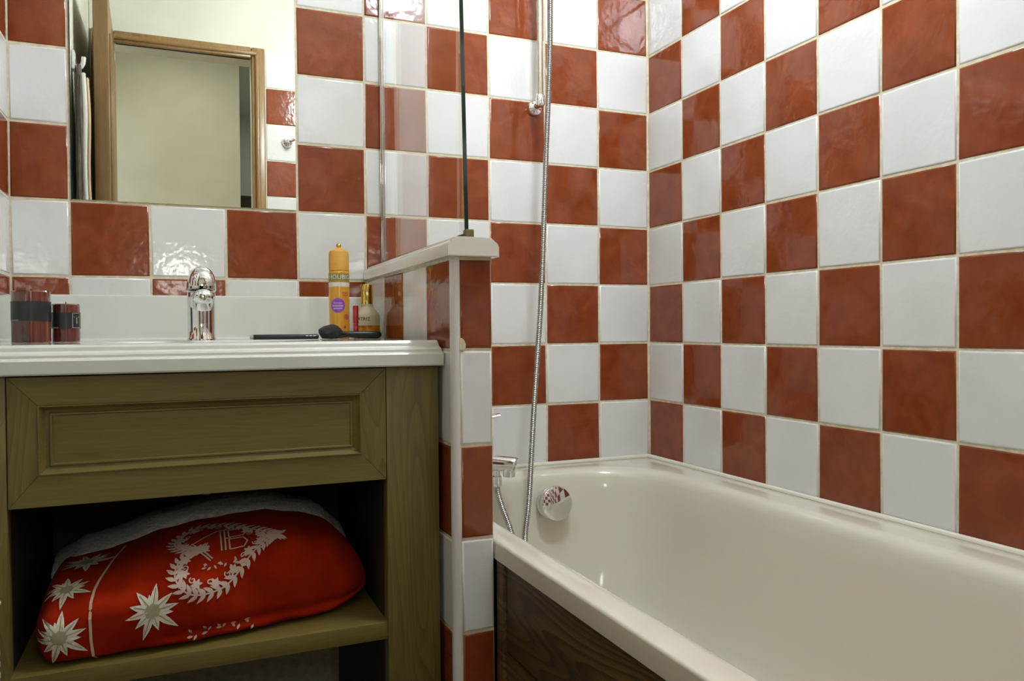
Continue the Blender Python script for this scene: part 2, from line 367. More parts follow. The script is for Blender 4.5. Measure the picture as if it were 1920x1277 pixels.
for a, b in ((T(4.45, -.03, -2.995), T(8.955, -.03, -2.995)), (T(8.955, -.03, -2.995), T(8.955, -11.0, -2.995))):
    tube(bm, [a.lerp(b, q / 30) for q in range(31)], .006, 10)
obj('sealant_bead', bm, silic, tub)
bm = bmesh.new(); oc = T(6.73, -.68, -3.49); ax = (.02, -1, .16)
lathe(bm, [(.037, 0), (.037, .006), (.041, .009), (.0415, .030), (.040, .034), (.0365, .0355), (.0, .037)], oc, ax, 40); obj('overflow_cap', bm, chrome, tub)
bm = bmesh.new(); lathe(bm, [(.04, 0), (.04, .003), (.03, .006), (0, .007)], T(6.6, -1.9, -5.43), (0, 0, 1), 28); obj('drain', bm, chrome, tub)
# wooden bath panel: a corner post and horizontal planks
bm = bmesh.new(); tbx(bm, (4.44, -4.29, FLOOR), (4.56, -4.105, -3.2), .002); pn = obj('front_cladding', bm, panel_wood, tub); pn['label'] = 'dark brown wooden cladding of horizontal planks'
for a in range(3):
    bm = bmesh.new(); tbx(bm, (4.475, -11.05, -4.135 - a * .93 + .008), (4.56, -4.29, -3.2 - a * .93 - (.0 if a == 0 else .008)), .002); obj('plank', bm, panel_wood, pn)
bm = bmesh.new(); tbx(bm, (4.50, -11.05, FLOOR), (4.56, -4.29, -5.99)); obj('plinth', bm, panel_wood, pn)

# ---------------------------------------------------------------- bath mixer, rail and hose
mx_ = thing('bath_mixer_tap', T(5.3, -.4, -2.75), 'chrome wall mixer tap over the tub behind the partition', 'tap')
bm = bmesh.new(); tube(bm, [T(4.78, -.5, -2.7), T(4.8, -.5, -2.7), T(5.0, -.5, -2.7), T(5.55, -.5, -2.7), T(5.6, -.5, -2.7)], lambda i: (.018, .024, .024, .024, .018)[i], 24); obj('body', bm, chrome, mx_)
for x in (4.9, 5.45):
    bm = bmesh.new(); lathe(bm, [(.034, 0), (.034, .004), (.028, .012), (.016, .016), (.016, .07)], T(x, 0, -2.7), (0, -1, 0), 28); obj('wall_union', bm, chrome, mx_)
bm = bmesh.new()
sp = smooth_path([T(5.2, -.5, -2.72), T(5.5, -.72, -2.74), T(5.75, -.92, -2.755), T(5.93, -1.06, -2.765), T(5.97, -1.09, -2.775)], 6)
tube(bm, sp, lambda i: (.0175, .0175) if i < len(sp) - 6 else ((.0175 * math.sqrt(max(.02, 1 - ((i - len(sp) + 6) / 6.) ** 2))),) * 2, 24); obj('spout', bm, chrome, mx_)
bm = bmesh.new(); lathe(bm, [(.0135, 0), (.0145, .004), (.0145, .022), (.012, .022), (.012, .019)], T(5.88, -1.02, -2.95), (0, 0, 1), 24); obj('aerator', bm, chrome, mx_)
bm = bmesh.new(); lathe(bm, [(.011, 0), (.011, .018), (.014, .022), (.014, .032), (.010, .036), (0, .037)], T(5.53, -.76, -2.66), (0, 0, 1), 20); obj('diverter_knob', bm, chrome, mx_)
bm = bmesh.new(); lv = smooth_path([T(5.2, -.5, -2.58), T(5.25, -.5, -2.3), T(5.5, -.58, -2.13), T(5.88, -.68, -2.06)], 5); tube(bm, lv, lambda i: (.016, .012) if i < 4 else (.013 - .0003 * i, .004), 14); obj('lever', bm, chrome, mx_)
bm = bmesh.new(); lathe(bm, [(.0085, 0), (.011, .003), (.011, .024), (.009, .026)], T(5.75, -.86, -3.12), (0, 0, 1), 18); tube(bm, [T(5.74, -.88, -2.8), T(5.75, -.86, -3.05)], .008, 12); obj('hose_connector', bm, chrome, mx_)
hs = smooth_path([T(5.75, -.86, -3.1), T(5.765, -.88, -3.25), T(5.81, -.93, -3.45), T(5.89, -1.0, -3.72), T(6.0, -1.1, -4.2), T(6.08, -1.12, -4.45), T(6.14, -1.10, -4.25), T(6.12, -1.05, -3.9), T(6.26, -.9, -3.3), T(6.40, -.8, -1.92), T(6.57, -.72, -.19), T(6.70, -.65, 1.9), T(6.77, -.66, 3.4), T(6.79, -.66, 4.4), T(6.80, -.66, 5.6), T(6.79, -.66, 6.4)], 12)
def resample(path, step):
    out = [path[0]]; acc = 0
    for a, b in zip(path[:-1], path[1:]):
        l = (b - a).length
        while acc + l >= step:
            a = a.lerp(b, (step - acc) / l); out.append(a); l = (b - a).length; acc = 0
        acc += l
    return out
hs = resample(hs, .0011)
bm = bmesh.new(); tube(bm, hs, lambda i: .0063 + .0008 * (1 if i % 4 in (1, 2) else -1), 10)
props(obj('shower_hose', bm, hosem, loc=T(6.0, -1.1, -4.4), smooth=True, angle=80), 'silvery corrugated shower hose hanging in a loop into the tub', 'hose')
rl = thing('shower_rail', T(6.78, 0, 2.9), 'slim metal shower rail on round chrome wall brackets above the tub', 'shower rail')
bm = bmesh.new(); tube(bm, [T(6.745, -.36, 2.86), T(6.745, -.36, 2.9), T(6.745, -.36, 6.9)], .0075, 20); obj('rail', bm, brushed, rl)
for z in (2.88, 6.7):
    bm = bmesh.new(); lathe(bm, [(.0185, 0), (.0185, .006), (.016, .010), (.0085, .012), (.0085, .055)], T(6.80, 0, z), (-.12, -1, .06), 28); obj('bracket', bm, chrome, rl)
    bm = bmesh.new(); lathe(bm, [(.009, -.014), (.0115, -.011), (.0115, .012), (.009, .016)], T(6.745, -.36, z + .03), (0, 0, 1), 24); obj('collar', bm, chrome, rl)
hd = thing('hand_shower', T(6.79, -.6, 6.3), 'chrome hand shower in its holder on the rail above the tub', 'shower head')
bm = bmesh.new(); tube(bm, smooth_path([T(6.79, -.66, 6.35), T(6.79, -.72, 6.8), T(6.79, -.95, 7.2)], 5), .010, 16); obj('grip', bm, chrome, hd)
bm = bmesh.new(); lathe(bm, [(.012, -.02), (.04, 0), (.042, .01), (.038, .014), (0, .014)], T(6.79, -1.05, 7.2), (0, -.8, -.6), 28); obj('head', bm, chrome, hd)
bm = bmesh.new(); tbx(bm, (6.70, -.62, 6.35), (6.88, -.30, 6.6), .004); obj('holder', bm, chrome, hd)

# ---------------------------------------------------------------- vanity cabinet
vc = thing('vanity_cabinet', T(1.65, -2, FLOOR), 'olive brown wooden vanity cabinet with framed drawer and open shelf', 'cabinet')
VF = -3.75
for a, b in ((-.62, -.08), (3.352, 3.925)):
    bm = bmesh.new(); tbx(bm, (a, VF, FLOOR), (b, VF + .18, -1.135), .0015); obj('stile', bm, wood_v, vc)
for a, b in ((-.62, -.09), (3.36, 3.90)):
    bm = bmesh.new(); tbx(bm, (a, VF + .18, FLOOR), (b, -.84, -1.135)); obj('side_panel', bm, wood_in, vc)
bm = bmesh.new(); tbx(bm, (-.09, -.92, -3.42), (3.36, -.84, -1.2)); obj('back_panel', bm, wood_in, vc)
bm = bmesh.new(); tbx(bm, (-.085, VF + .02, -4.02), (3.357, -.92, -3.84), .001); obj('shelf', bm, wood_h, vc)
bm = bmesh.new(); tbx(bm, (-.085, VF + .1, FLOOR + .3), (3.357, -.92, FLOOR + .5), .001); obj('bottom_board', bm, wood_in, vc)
DR = (-.072, 3.346, -2.32, -1.145)
OUT = (.166, 3.083, -2.032, -1.406); INN = (.283, 2.975, -1.935, -1.503)
bm = bmesh.new(); tbx(bm, (INN[0] - .02, VF + .05, INN[2] - .02), (INN[1] + .02, VF + .15, INN[3] + .02)); dr = obj('drawer', bm, wood_h, vc)
def frame_piece(a, b, c, d, name, mm):   # outer a-b, inner c-d corners (x, z)
    bm = bmesh.new(); extrude(bm, [T(p[0], VF, p[1]) for p in (a, b, d, c)], (0, .15 * P, 0)); bmesh.ops.recalc_face_normals(bm, faces=bm.faces)
    bmesh.ops.bevel(bm, geom=bm.edges[:], offset=.0006, segments=1, affect='EDGES'); o = obj(name, bm, mm, dr); return o
oc_ = [(DR[0], DR[2]), (DR[1], DR[2]), (DR[1], DR[3]), (DR[0], DR[3])]; ic_ = [(OUT[0], OUT[2]), (OUT[1], OUT[2]), (OUT[1], OUT[3]), (OUT[0], OUT[3])]
for k, nm in ((0, 'bottom_rail'), (1, 'end_stile'), (2, 'top_rail'), (3, 'end_stile')):
    frame_piece(oc_[k], oc_[(k + 1) % 4], ic_[k], ic_[(k + 1) % 4], nm, wood_h if k % 2 == 0 else wood_v)
bm = bmesh.new(); lv = [(0, .0), (.0, -.012), (.10, -.012), (.18, 0.01), (.45, .045), (.72, .055), (.78, .035), (.92, .035), (1, .05)]
def lerp4(t): return [OUT[i] + (INN[i] - OUT[i]) * t for i in range(4)]
R_ = []
for t, d in lv:
    q = lerp4(t); R_.append([T(q[0], VF + d, q[2]), T(q[1], VF + d, q[2]), T(q[1], VF + d, q[3]), T(q[0], VF + d, q[3])])
loft(bm, R_); obj('moulding', bm, wood_h, dr, angle=20)

# ---------------------------------------------------------------- washbasin top
wt = thing('washbasin_top', T(1.65, -2, -1.12), 'white moulded washbasin top with upstand on the wooden vanity', 'washbasin')
CT = -.857; WX0, WX1 = -.63, 3.962
prof = [(-3.52, -1.13), (-3.825, -1.13), (-3.835, -1.115), (-3.835, -1.005), (-3.825, -.992), (-3.80, -.988), (-3.793, -.978), (-3.793, -.955), (-3.78, -.935), (-3.755, -.928), (-3.745, -.918), (-3.738, -.885), (-3.72, -.862), (-3.69, CT), (-3.52, CT)]
bm = bmesh.new(); ends = []
def prow(x, cut): return [T(min(x, WX1 - cut * max(0, (z + 1.0)) * .28) if x > 1 else x, y, z) for y, z in prof]
loft(bm, [prow(WX0, 0), prow(WX1, 1)], close=False); 
bm.verts.ensure_lookup_table(); n = len(prof); bm.faces.new([bm.verts[i] for i in range(n)]); bm.faces.new([bm.verts[n + i] for i in range(n)][::-1])
obj('front_edge', bm, ceram, wt, angle=25)
bm = bmesh.new(); bx0, bx1, by0, by1 = WX0, WX1 - .04, -3.52, -.02; ecx, ecy = 1.62, -2.45; n = 64
def rect_pt(a):
    c, s = math.cos(a), math.sin(a)
    t = min(((bx1 if c > 0 else bx0) - ecx) / c if abs(c) > 1e-9 else 1e9, ((by1 if s > 0 else by0) - ecy) / s if abs(s) > 1e-9 else 1e9)
    return ecx + c * t, ecy + s * t
angs = sorted([2 * math.pi * k / n for k in range(n)] + [math.atan2(y - ecy, x - ecx) % (2 * math.pi) for x in (bx0, bx1) for y in (by0, by1)])
def ell(k, z): return [T(ecx + 1.1 * k * math.cos(a), ecy + .95 * k * math.sin(a), z) for a in angs]
loft(bm, [ell(.14, CT - .74), ell(.5, CT - .71), ell(.78, CT - .56), ell(1.02, -1.12), [T(*rect_pt(a), -1.12) for a in angs], [T(*rect_pt(a), CT) for a in angs], ell(1.0, CT), ell(.97, CT - .01), ell(.94, CT - .05), ell(.88, CT - .25), ell(.74, CT - .5), ell(.5, CT - .64), ell(.14, CT - .68)], True, True, True)
obj('deck', bm, ceram, wt, angle=40)
bm = bmesh.new()
sp_ = [(0.0, -1.0), (0.0, -.255), (-.03, -.245), (-.085, -.247), (-.105, -.262), (-.112, -.29), (-.118, -.78), (-.135, -.825), (-.18, -.85), (-.25, CT + .002), (-.25, -1.0)]
extrude(bm, [T(WX0 + .02, y, z) for y, z in sp_], ((3.93 - WX0) * P, 0, 0)); obj('upstand', bm, ceram, wt, angle=30)
bm = bmesh.new(); tbx(bm, (XL + .003, -3.3, -1.0), (XL + .035, -.10, -.25), .002); obj('side_upstand', bm, ceram, wt)
bm = bmesh.new(); lathe(bm, [(.03, 0), (.03, .003), (.022, .004), (0, .003)], T(ecx, ecy, CT - .68), (0, 0, 1), 24); obj('drain', bm, chrome, wt)
bm = bmesh.new(); tube(bm, smooth_path([T(1.62, -2.45, -1.5), T(1.62, -2.4, -2.1), T(1.62, -2.2, -2.5), T(1.62, -1.8, -2.45), T(1.62, -1.5, -2.1), T(1.62, -.93, -2.05)], 6), .018, 14); obj('drain_pipe', bm, plast, wt)

# basin tap
tp = thing('basin_tap', T(1.62, -1.1, CT), 'chrome single lever basin tap on the white washbasin top', 'tap')
c0 = T(1.62, -1.1, CT)
bm = bmesh.new(); lathe(bm, [(.0275, 0), (.0275, .003), (.0255, .006), (.0255, .035), (.026, .075), (.0262, .092), (.024, .094)], c0, (0, 0, 1), 36); bd = obj('body', bm, chrome, tp)
bm = bmesh.new(); sp = smooth_path([c0 + Vector((0, .005, .060)), c0 + Vector((0, -.03, .074)), c0 + Vector((0, -.07, .080)), c0 + Vector((0, -.105, .080)), c0 + Vector((0, -.122, .078))], 5)
tube(bm, sp, lambda i: (.0215 - .0002 * i, .0145) if i < len(sp) - 3 else ((.0165, .0125), (.013, .010), (.007, .006))[i - len(sp) + 3], 24); obj('spout', bm, chrome, tp)
bm = bmesh.new(); lathe(bm, [(.0118, .003), (.0135, .0), (.0145, .002), (.0145, .018), (.012, .02)], c0 + Vector((0, -.1, .056)), (0, -.15, 1), 28, cap0=False); ae = obj('aerator', bm, chrome, tp)
bm = bmesh.new(); lathe(bm, [(.0118, .003), (0, .003)], c0 + Vector((0, -.1, .056)), (0, -.15, 1), 28, False, False); obj('mesh_insert', bm, mat('aerator_mesh', (.10, .10, .07), .5, .5), ae)
bm = bmesh.new()
lp = [(-.034, .55), (-.030, .80), (-.02, .95), (0, 1.0), (.03, .98), (.06, .93), (.085, .84), (.1, .70), (.108, .48), (.111, .15)]
def arch(d, k):
    out = []
    for q in range(25):
        a = math.pi * q / 24; out.append(c0 + Vector((.0268 * (.25 + .75 * k) * math.copysign(abs(math.cos(a)) ** .8, math.cos(a)), -d + .006, .095 + .045 * k * math.sin(a) ** .9 + .16 * max(0, d - .01) * .35)))
    return out
loft(bm, [arch(d, k) for d, k in lp], True, True, True)
obj('lever', bm, chrome, tp, angle=70)

# ---------------------------------------------------------------- candles
wax = noise_col(mat('candle_wax', (.2, .03, .02), .12, Coat_Weight=1, Coat_Roughness=.13), (.055, .010, .008), (.16, .036, .022), 30, 3, mapscale=(1.5, 1.5, .3))
waxtop = mat('candle_wax_top', (.36, .11, .08), .3)
band = mat('candle_band_paper', (.018, .019, .018), .35)
label_g = mat('label_greenish_print', (.36, .40, .30), .4)
def candle(x, y, rad, top, b1, b0, label, letter):
    t = thing('pillar_candle', T(x, y, CT), label, 'candle', 'pillar candles on the washbasin top')
    R = rad * P; h = (top - CT) * P; c = T(x, y, CT)
    bm = bmesh.new(); lathe(bm, [(R - .001, 0), (R, .001), (R, h - .002), (R - .0015, h), (R - .006, h - .001), (R - .012, h - .004), (0, h - .005)], c, (0, 0, 1), 40); obj('wax', bm, wax, t)
    bm = bmesh.new(); lathe(bm, [(.0008, 0), (.0008, .009), (0, .0095)], c + Vector((0, 0, h - .005)), (0, 0, 1), 8); obj('wick', bm, black, t)
    z1, z0 = (b1 - CT) * P, (b0 - CT) * P
    bm = bmesh.new(); lathe(bm, [(R, z0), (R + .0006, z0), (R + .0006, z1), (R, z1)], c, (0, 0, 1), 40, False, False); pb = obj('paper_band', bm, band, t)
    def cyl(a0, off):
        return lambda px, pz: c + Vector(((R + off) * math.sin(a0 + px / R), -(R + off) * math.cos(a0 + px / R), pz))
    def strip(fn, x0, x1, z0_, z1_, name, mm):
        bm = bmesh.new(); k = 8
        loft(bm, [[fn(x0 + (x1 - x0) * q / k, z0_) for q in range(k + 1)], [fn(x0 + (x1 - x0) * q / k, z1_) for q in range(k + 1)]], close=False); obj(name, bm, mm, pb, smooth=False)
    a = math.atan2(1.33 - x, 11.98 + y)
    strip(cyl(a - .95, .0009), -.012, .009, z0 + .001, z0 + .0024, 'foil_line', label_g)
    if letter:
        fn = cyl(a + .80, .0009); hh = (z1 - z0) * .92; zc = (z0 + z1) / 2; w_ = .0085
        for x0, x1, q0, q1 in ((-w_, w_, zc - hh / 2, zc - hh / 2 + .0008), (-w_, w_, zc + hh / 2 - .0008, zc + hh / 2), (-w_, -w_ + .0009, zc - hh / 2, zc + hh / 2), (w_ - .0009, w_, zc - hh / 2, zc + hh / 2)): strip(fn, x0, x1, q0, q1, 'label_border', label_g)
        bm = text_bm(letter, .019, lambda px, py: fn(px, py + zc)); obj('label_letter', bm, label_g, pb, smooth=False)
    return t
candle(-.227, -1.3, .2, -.262, -.385, -.612, 'taller dark red pillar candle with black paper band by the wall corner', None)
candle(.105, -1.1, .15, -.405, -.507, -.70, 'shorter dark red pillar candle with framed letter on its black band', 'T')

# ---------------------------------------------------------------- toiletries
canm = mat('can_orange_yellow', lin(222, 160, 45), .3, Coat_Weight=.6, Coat_Roughness=.14)
cancap = mat('can_cap_amber', lin(224, 170, 75), .35)
purple = mat('purple_sticker', lin(150, 80, 185), .4); khaki = mat('can_khaki_band', lin(150, 135, 70), .4)
white_print = mat('white_print', (.75, .74, .68), .5); pinkp = mat('pink_print', lin(205, 95, 70), .5); violetp = mat('violet_print', lin(165, 70, 130), .5)
cn = thing('hairspray_can', T(3.385, -1.0, CT), 'tall orange yellow aerosol can with purple round sticker', 'spray can')
c0 = T(3.385, -1.0, CT); R = .0212
zz = lambda z: (z - CT) * P
bm = bmesh.new(); lathe(bm, [(R - .002, 0), (R, .002), (R, zz(.055)), (R - .0015, zz(.068))], c0, (0, 0, 1), 40); cb = obj('can_body', bm, canm, cn)
bm = bmesh.new(); lathe(bm, [(R - .0006, zz(.07)), (R - .0004, zz(.08)), (R - .0006, zz(.30)), (R - .002, zz(.335)), (R - .007, zz(.36)), (R - .013, zz(.378)), (.004, zz(.39)), (0, zz(.392))], c0, (0, 0, 1), 40); obj('cap', bm, cancap, cn)
bm = bmesh.new(); bmesh.ops.create_uvsphere(bm, u_segments=20, v_segments=12, radius=.0053); bmesh.ops.translate(bm, verts=bm.verts, vec=c0 + Vector((0, 0, zz(.415)))); obj('cap_ball', bm, gold, cn)
ca = math.atan2(1.33 - 3.385, 10.98)
def cfn(a0, off, zc=0): return lambda px, py: c0 + Vector(((R + off) * math.sin(a0 + px / R), -(R + off) * math.cos(a0 + px / R), zc + py))
def cstrip(a0, x0, x1, z0, z1, off, name, mm, parent=cb, k=14):
    fn = cfn(a0, off); bm = bmesh.new()
    loft(bm, [[fn(x0 + (x1 - x0) * q / k, z0) for q in range(k + 1)], [fn(x0 + (x1 - x0) * q / k, z1) for q in range(k + 1)]], close=False); return obj(name, bm, mm, parent)
cstrip(ca, -.034, .034, zz(-.082), zz(.03), .0002, 'name_band', khaki)
bm = text_bm('HOUBIO', .0128, cfn(ca + .05, .0005, zz(-.022))); obj('lettering', bm, white_print, cb, smooth=False)
cstrip(ca, -.034, .034, zz(-.15), zz(-.095), .0002, 'white_stripe', white_print)
def cdisc(a0, zc, rad, off, name, mm, n=28):
    fn = cfn(a0, off, zc); bm = bmesh.new()
    loft(bm, [[fn(rad * k * math.cos(2 * math.pi * q / n), rad * k * math.sin(2 * math.pi * q / n)) for q in range(n)] for k in (1, .75, .5, .25, .02)], True, False, True); return obj(name, bm, mm, cb)
cdisc(ca - .14, zz(-.404), .0152, .0004, 'round_sticker', purple)
for zq, hw_, hh_ in ((.0045, .009, .0011), (-.001, .0115, .0016), (-.0065, .009, .0016)):
    cstrip(ca - .14, -hw_, hw_, zz(-.404) + zq - hh_, zz(-.404) + zq + hh_, .0007, 'sticker_print', mat('lilac_print', lin(196, 160, 215), .5))
cstrip(ca + .62, -.007, .007, zz(-.245), zz(-.23), .0003, 'side_print', pinkp); cstrip(ca + .62, -.006, .008, zz(-.275), zz(-.262), .0003, 'side_print', pinkp)
cdisc(ca + .78, zz(-.56), .006, .0003, 'berry_print', pinkp); cdisc(ca + .55, zz(-.70), .0032, .0003, 'berry_print', violetp); cdisc(ca + .12, zz(-.775), .0034, .0003, 'berry_print', violetp)
# lipstick tube
lip = thing('lipstick_tube', T(3.535, -1.36, CT), 'slim glossy pink red cosmetic tube between spray can and oil bottle', 'lipstick')
bm = bmesh.new(); lathe(bm, [(.0050, 0), (.0054, .001), (.0054, .030), (.0052, .0305)], T(3.535, -1.36, CT), (0, 0, 1), 24); obj('base', bm, mat('pink_red_metal', lin(190, 60, 65), .2, .6), lip)
bm = bmesh.new(); lathe(bm, [(.0056, .0307), (.0057, .032), (.0057, .065), (.0052, .0675), (0, .068)], T(3.535, -1.36, CT), (0, 0, 1), 24); obj('cap', bm, MATS['pink_red_metal'], lip)
# oil bottle
ob = thing('oil_bottle', T(3.752, -1.08, CT), 'frosted glass bottle with gold cap and amber oil', 'bottle')
c0 = T(3.752, -1.08, CT); rb = .0265
frost = mat('frosted_glass', lin(224, 216, 180), .3, Transmission_Weight=.3, IOR=1.2)
amber = mat('amber_oil', lin(200, 135, 15), .15)
bm = bmesh.new(); lathe(bm, [(rb - .003, 0), (rb, .002), (rb, .045), (rb - .0012, .050), (rb - .004, .055), (rb - .009, .060), (.0155, .0635), (.0128, .066), (.0128, .072)], c0, (0, 0, 1), 40); gb = obj('glass_body', bm, frost, ob)
bm = bmesh.new(); lathe(bm, [(rb + .0002, .001), (rb + .0002, .027), (rb - .002, .0272), (0, .0272)], c0, (0, 0, 1), 40, cap1=False); obj('oil', bm, amber, gb)
bm = bmesh.new(); lathe(bm, [(.0128, .072), (.0130, .0725), (.0130, .111), (.012, .1135), (0, .114)], c0, (0, 0, 1), 32); obj('cap', bm, gold, ob)
R = rb; oa = math.atan2(1.33 - 3.752, 10.9)
dprint = mat('dark_print', (.03, .022, .015), .5)
bm = text_bm('ATRIZ', .0098, cfn(oa - .28, .0006, .0445 - .004)); obj('lettering', bm, dprint, gb, smooth=False)
bm = text_bm('ARGAN OIL', .0062, cfn(oa - .26, .0008, .0245)); obj('lettering', bm, dprint, gb, smooth=False)
# eyeliner pen
pe = thing('eyeliner_pen', T(2.6, -1.25, CT), 'black cosmetic pencil lying on the white washbasin top', 'pencil')
a, b = T(2.19, -1.25, CT) + Vector((0, 0, .0052)), T(3.06, -1.28, CT) + Vector((0, 0, .0052))
bm = bmesh.new(); d = (b - a); tube(bm, [a + d * t for t in (.05, .06, .97, .99, 1)], lambda i: (.0046, .005, .005, .0045, .003)[i], 20); obj('barrel', bm, black, pe)
bm = bmesh.new(); tube(bm, [a + d * t for t in (0, .01, .05)], lambda i: (.0035, .0042, .0043)[i], 20); obj('clear_end', bm, mat('pale_grey_plastic', (.45, .48, .45), .2), pe)
for q in range(3):     # three small unreadable white print marks near the end
    bm = bmesh.new(); loft(bm, [[a + d * t + Vector((0, -.0052 * math.cos(e), .0052 * math.sin(e))) for t in (.80 + q * .055, .84 + q * .055)] for e in (.2, .35, .5)], close=False); obj('print_mark', bm, white_print, pe, smooth=False)
# make-up brush
bu = thing('makeup_brush', T(3.4, -1.6, CT), 'black makeup brush lying in front of the toiletries', 'brush')
hpts = smooth_path([T(3.30, -1.6, CT) + Vector((0, 0, .0085)), T(3.45, -1.6, CT) + Vector((0, 0, .009)), T(3.65, -1.6, CT) + Vector((0, 0, .0083)), T(3.82, -1.6, CT) + Vector((0, 0, .0078))], 6)
bm = bmesh.new(); nh = len(hpts); tube(bm, hpts, lambda i: .0052 + .0024 * min(1, i / (nh * .55)) if i < nh - 2 else (.0068, .0035)[i - nh + 2], 20); obj('handle', bm, black, bu)
bm = bmesh.new(); tube(bm, [T(3.27, -1.6, CT) + Vector((0, 0, .0095)), T(3.36, -1.6, CT) + Vector((0, 0, .0087))], lambda i: (.0078, .0058)[i], 20); obj('ferrule', bm, mat('dark_ferrule', (.05, .03, .028), .25, .7), bu)
bm = bmesh.new(); hp = [T(3.30, -1.6, CT) + Vector((0, 0, .010)), T(3.25, -1.6, CT) + Vector((0, 0, .012)), T(3.19, -1.6, CT) + Vector((0, 0, .0145)), T(3.12, -1.6, CT) + Vector((0, 0, .0135)), T(3.06, -1.6, CT) + Vector((0, 0, .0115)), T(3.02, -1.6, CT) + Vector((0, 0, .0095))]
hp = smooth_path(hp, 4); nh = len(hp)
def brr(i):
    t = i / (nh - 1); q = math.sin(min(1, t / .55) * math.pi / 2) if t < .55 else math.sqrt(max(.02, 1 - ((t - .55) / .46) ** 2)); k = .0060 + .0105 * q * (1 if t < .55 else 1)
    return (k if t < .98 else .004, min(k, .0165) if t < .98 else .004)
tube(bm, hp, lambda i: (brr(i)[0], min(brr(i)[1], hp[i].z - T(0, 0, CT).z - .0002) if hp[i].z - T(0, 0, CT).z < brr(i)[1] else brr(i)[1]), 22)
for v in bm.verts: v.co.z = max(v.co.z, T(0, 0, CT).z + .0004); v.co += Vector((random.uniform(-.0007, .0007), random.uniform(-.0007, .0007), random.uniform(0, .0006)))
obj('bristles', bm, bristle, bu)

# ---------------------------------------------------------------- folded blanket on the shelf
BX = [.05, .26, .61, 1.13, 1.68, 2.25, 2.85, 3.16, 3.30]
BH = [.66, .70, .75, .91, 1.00, 1.03, .92, .80, .68]
def blanket_h(x):
    if x <= BX[0]: return BH[0]
    for a in range(len(BX) - 1):
        if x <= BX[a + 1]:
            t = (x - BX[a]) / (BX[a + 1] - BX[a]); t = t * t * (3 - 2 * t) * .5 + t * .5
            return BH[a] + (BH[a + 1] - BH[a]) * t
    return BH[-1]
def blanket_pt(x, phi, off=0.0):
    h = blanket_h(x) * .5; d = 1.10 - .24 * max(0, (x - 1.5)); k = 1.0
    if x < .25: k = max(0, 1 - ((.25 - x) / .20) ** 2) ** .5
    if x > 2.6: k = max(0, 1 - ((x - 2.6) / .70) ** 2.4) ** .5
    c, s = math.cos(phi), math.sin(phi)
    q = min(1, max(0, (.15 - s) / .8)); e = .8 - .5 * q * q * (3 - 2 * q)
    cy = math.copysign(abs(c) ** e, c); sz = math.copysign(abs(s) ** e, s)
    z = max(-3.84 + h - (1 - k) * h * .25 + (h * k + off) * sz, -3.838)
    gr = .035 * math.exp(-((phi - (6.283 if phi > 3 else 0) + .42) / .10) ** 2) * min(1, max(0, (x - .9) / .5))
    wv = -gr + .012 * math.sin(9 * x + 5 * phi) + .01 * math.sin(17 * x - 3 * phi)
    return T(x, -2.57 - (d * (.45 + .55 * k) + off + wv) * cy, z + wv * .4 * max(0, sz))
velvet = noise_col(mat('red_velvet', (.3, .012, .004), .95, Specular_IOR_Level=.12, Sheen_Weight=.06, Sheen_Roughness=.4), (.27, .010, .0004), (.37, .019, .001), 14, 4, bump=.35, bscale=120, bdist=.001)
nodes(velvet)[2].inputs['Sheen Tint'].default_value = (1, .25, .12, 1)
fleece_m = noise_col(mat('white_fleece', (.7, .7, .68), .95), (.55, .55, .53), (.76, .75, .72), 150, 4, bump=1, bscale=220, bdist=.004)
bl = thing('folded_blanket', T(1.6, -2.6, -3.84), 'folded red velvet blanket with edelweiss print on the vanity shelf', 'blanket')
bm = bmesh.new(); xs = [.052 + .02 * q for q in range(12)] + [.3 + (2.55 - .3) * q / 60 for q in range(61)] + [2.6 + .7 * math.sin(math.pi / 2 * q / 22) for q in range(1, 22)]
loft(bm, [[blanket_pt(x, 2 * math.pi * k / 200) for k in range(200)] for x in xs], True, True, True); obj('velvet_side', bm, velvet, bl, angle=180)
# white fleece underside showing behind the top fold
bm = bmesh.new(); fr_ = []
for q in range(50):
    t = q / 49; x = .08 + 3.1 * t
    top = blanket_h(x) * (.985 if x < 2.7 else .985 - .25 * ((x - 2.7) / .5) ** 2) + .03 + .05 * math.sin(math.pi * t)
    if x < .3: top = .60 + .5 * (x - .08)
    fr_.append([T(x, y, -3.838 + z) for y, z in ((-2.3, .02), (-2.45, top * .8), (-2.35, top * .97), (-2.1, top + .05), (-1.7, top + .035), (-1.4, top * .85), (-1.25, top * .4), (-1.3, .02))])
loft(bm, fr_, True, True, True)
bmesh.ops.subdivide_edges(bm, edges=bm.edges[:], cuts=2, use_grid_fill=True)
for v in bm.verts: v.co += Vector((random.uniform(-.0012, .0012),) * 3)
obj('fleece_side', bm, fleece_m, bl, angle=180)['label'] = 'white fleece underside'
# printed motifs laid on the velvet surface
def surf(x, phi0, ds):      # walk ds (tile units) along the section from phi0
    phi = phi0; step = .008 if ds >= 0 else -.008; acc = 0; p = blanket_pt(x, phi, .013)
    while acc < abs(ds):
        q = blanket_pt(x, phi + step, .013); seg = (q - p).length / P
        if acc + seg > abs(ds): return p.lerp(q, (abs(ds) - acc) / max(seg, 1e-6))
        acc += seg; p = q; phi += step
        if abs(phi - phi0) > 3: break
    return p
def poly_print(bm, pts, x0, phi0, ctr=None):
    cx = sum(p[0] for p in pts) / len(pts) if ctr is None else ctr[0]; cy = sum(p[1] for p in pts) / len(pts) if ctr is None else ctr[1]
    c = bm.verts.new(surf(x0 + cx, phi0, cy)); vs = [bm.verts.new(surf(x0 + a, phi0, b)) for a, b in pts]
    for i in range(len(vs)): bm.faces.new((c, vs[i], vs[(i + 1) % len(vs)]))
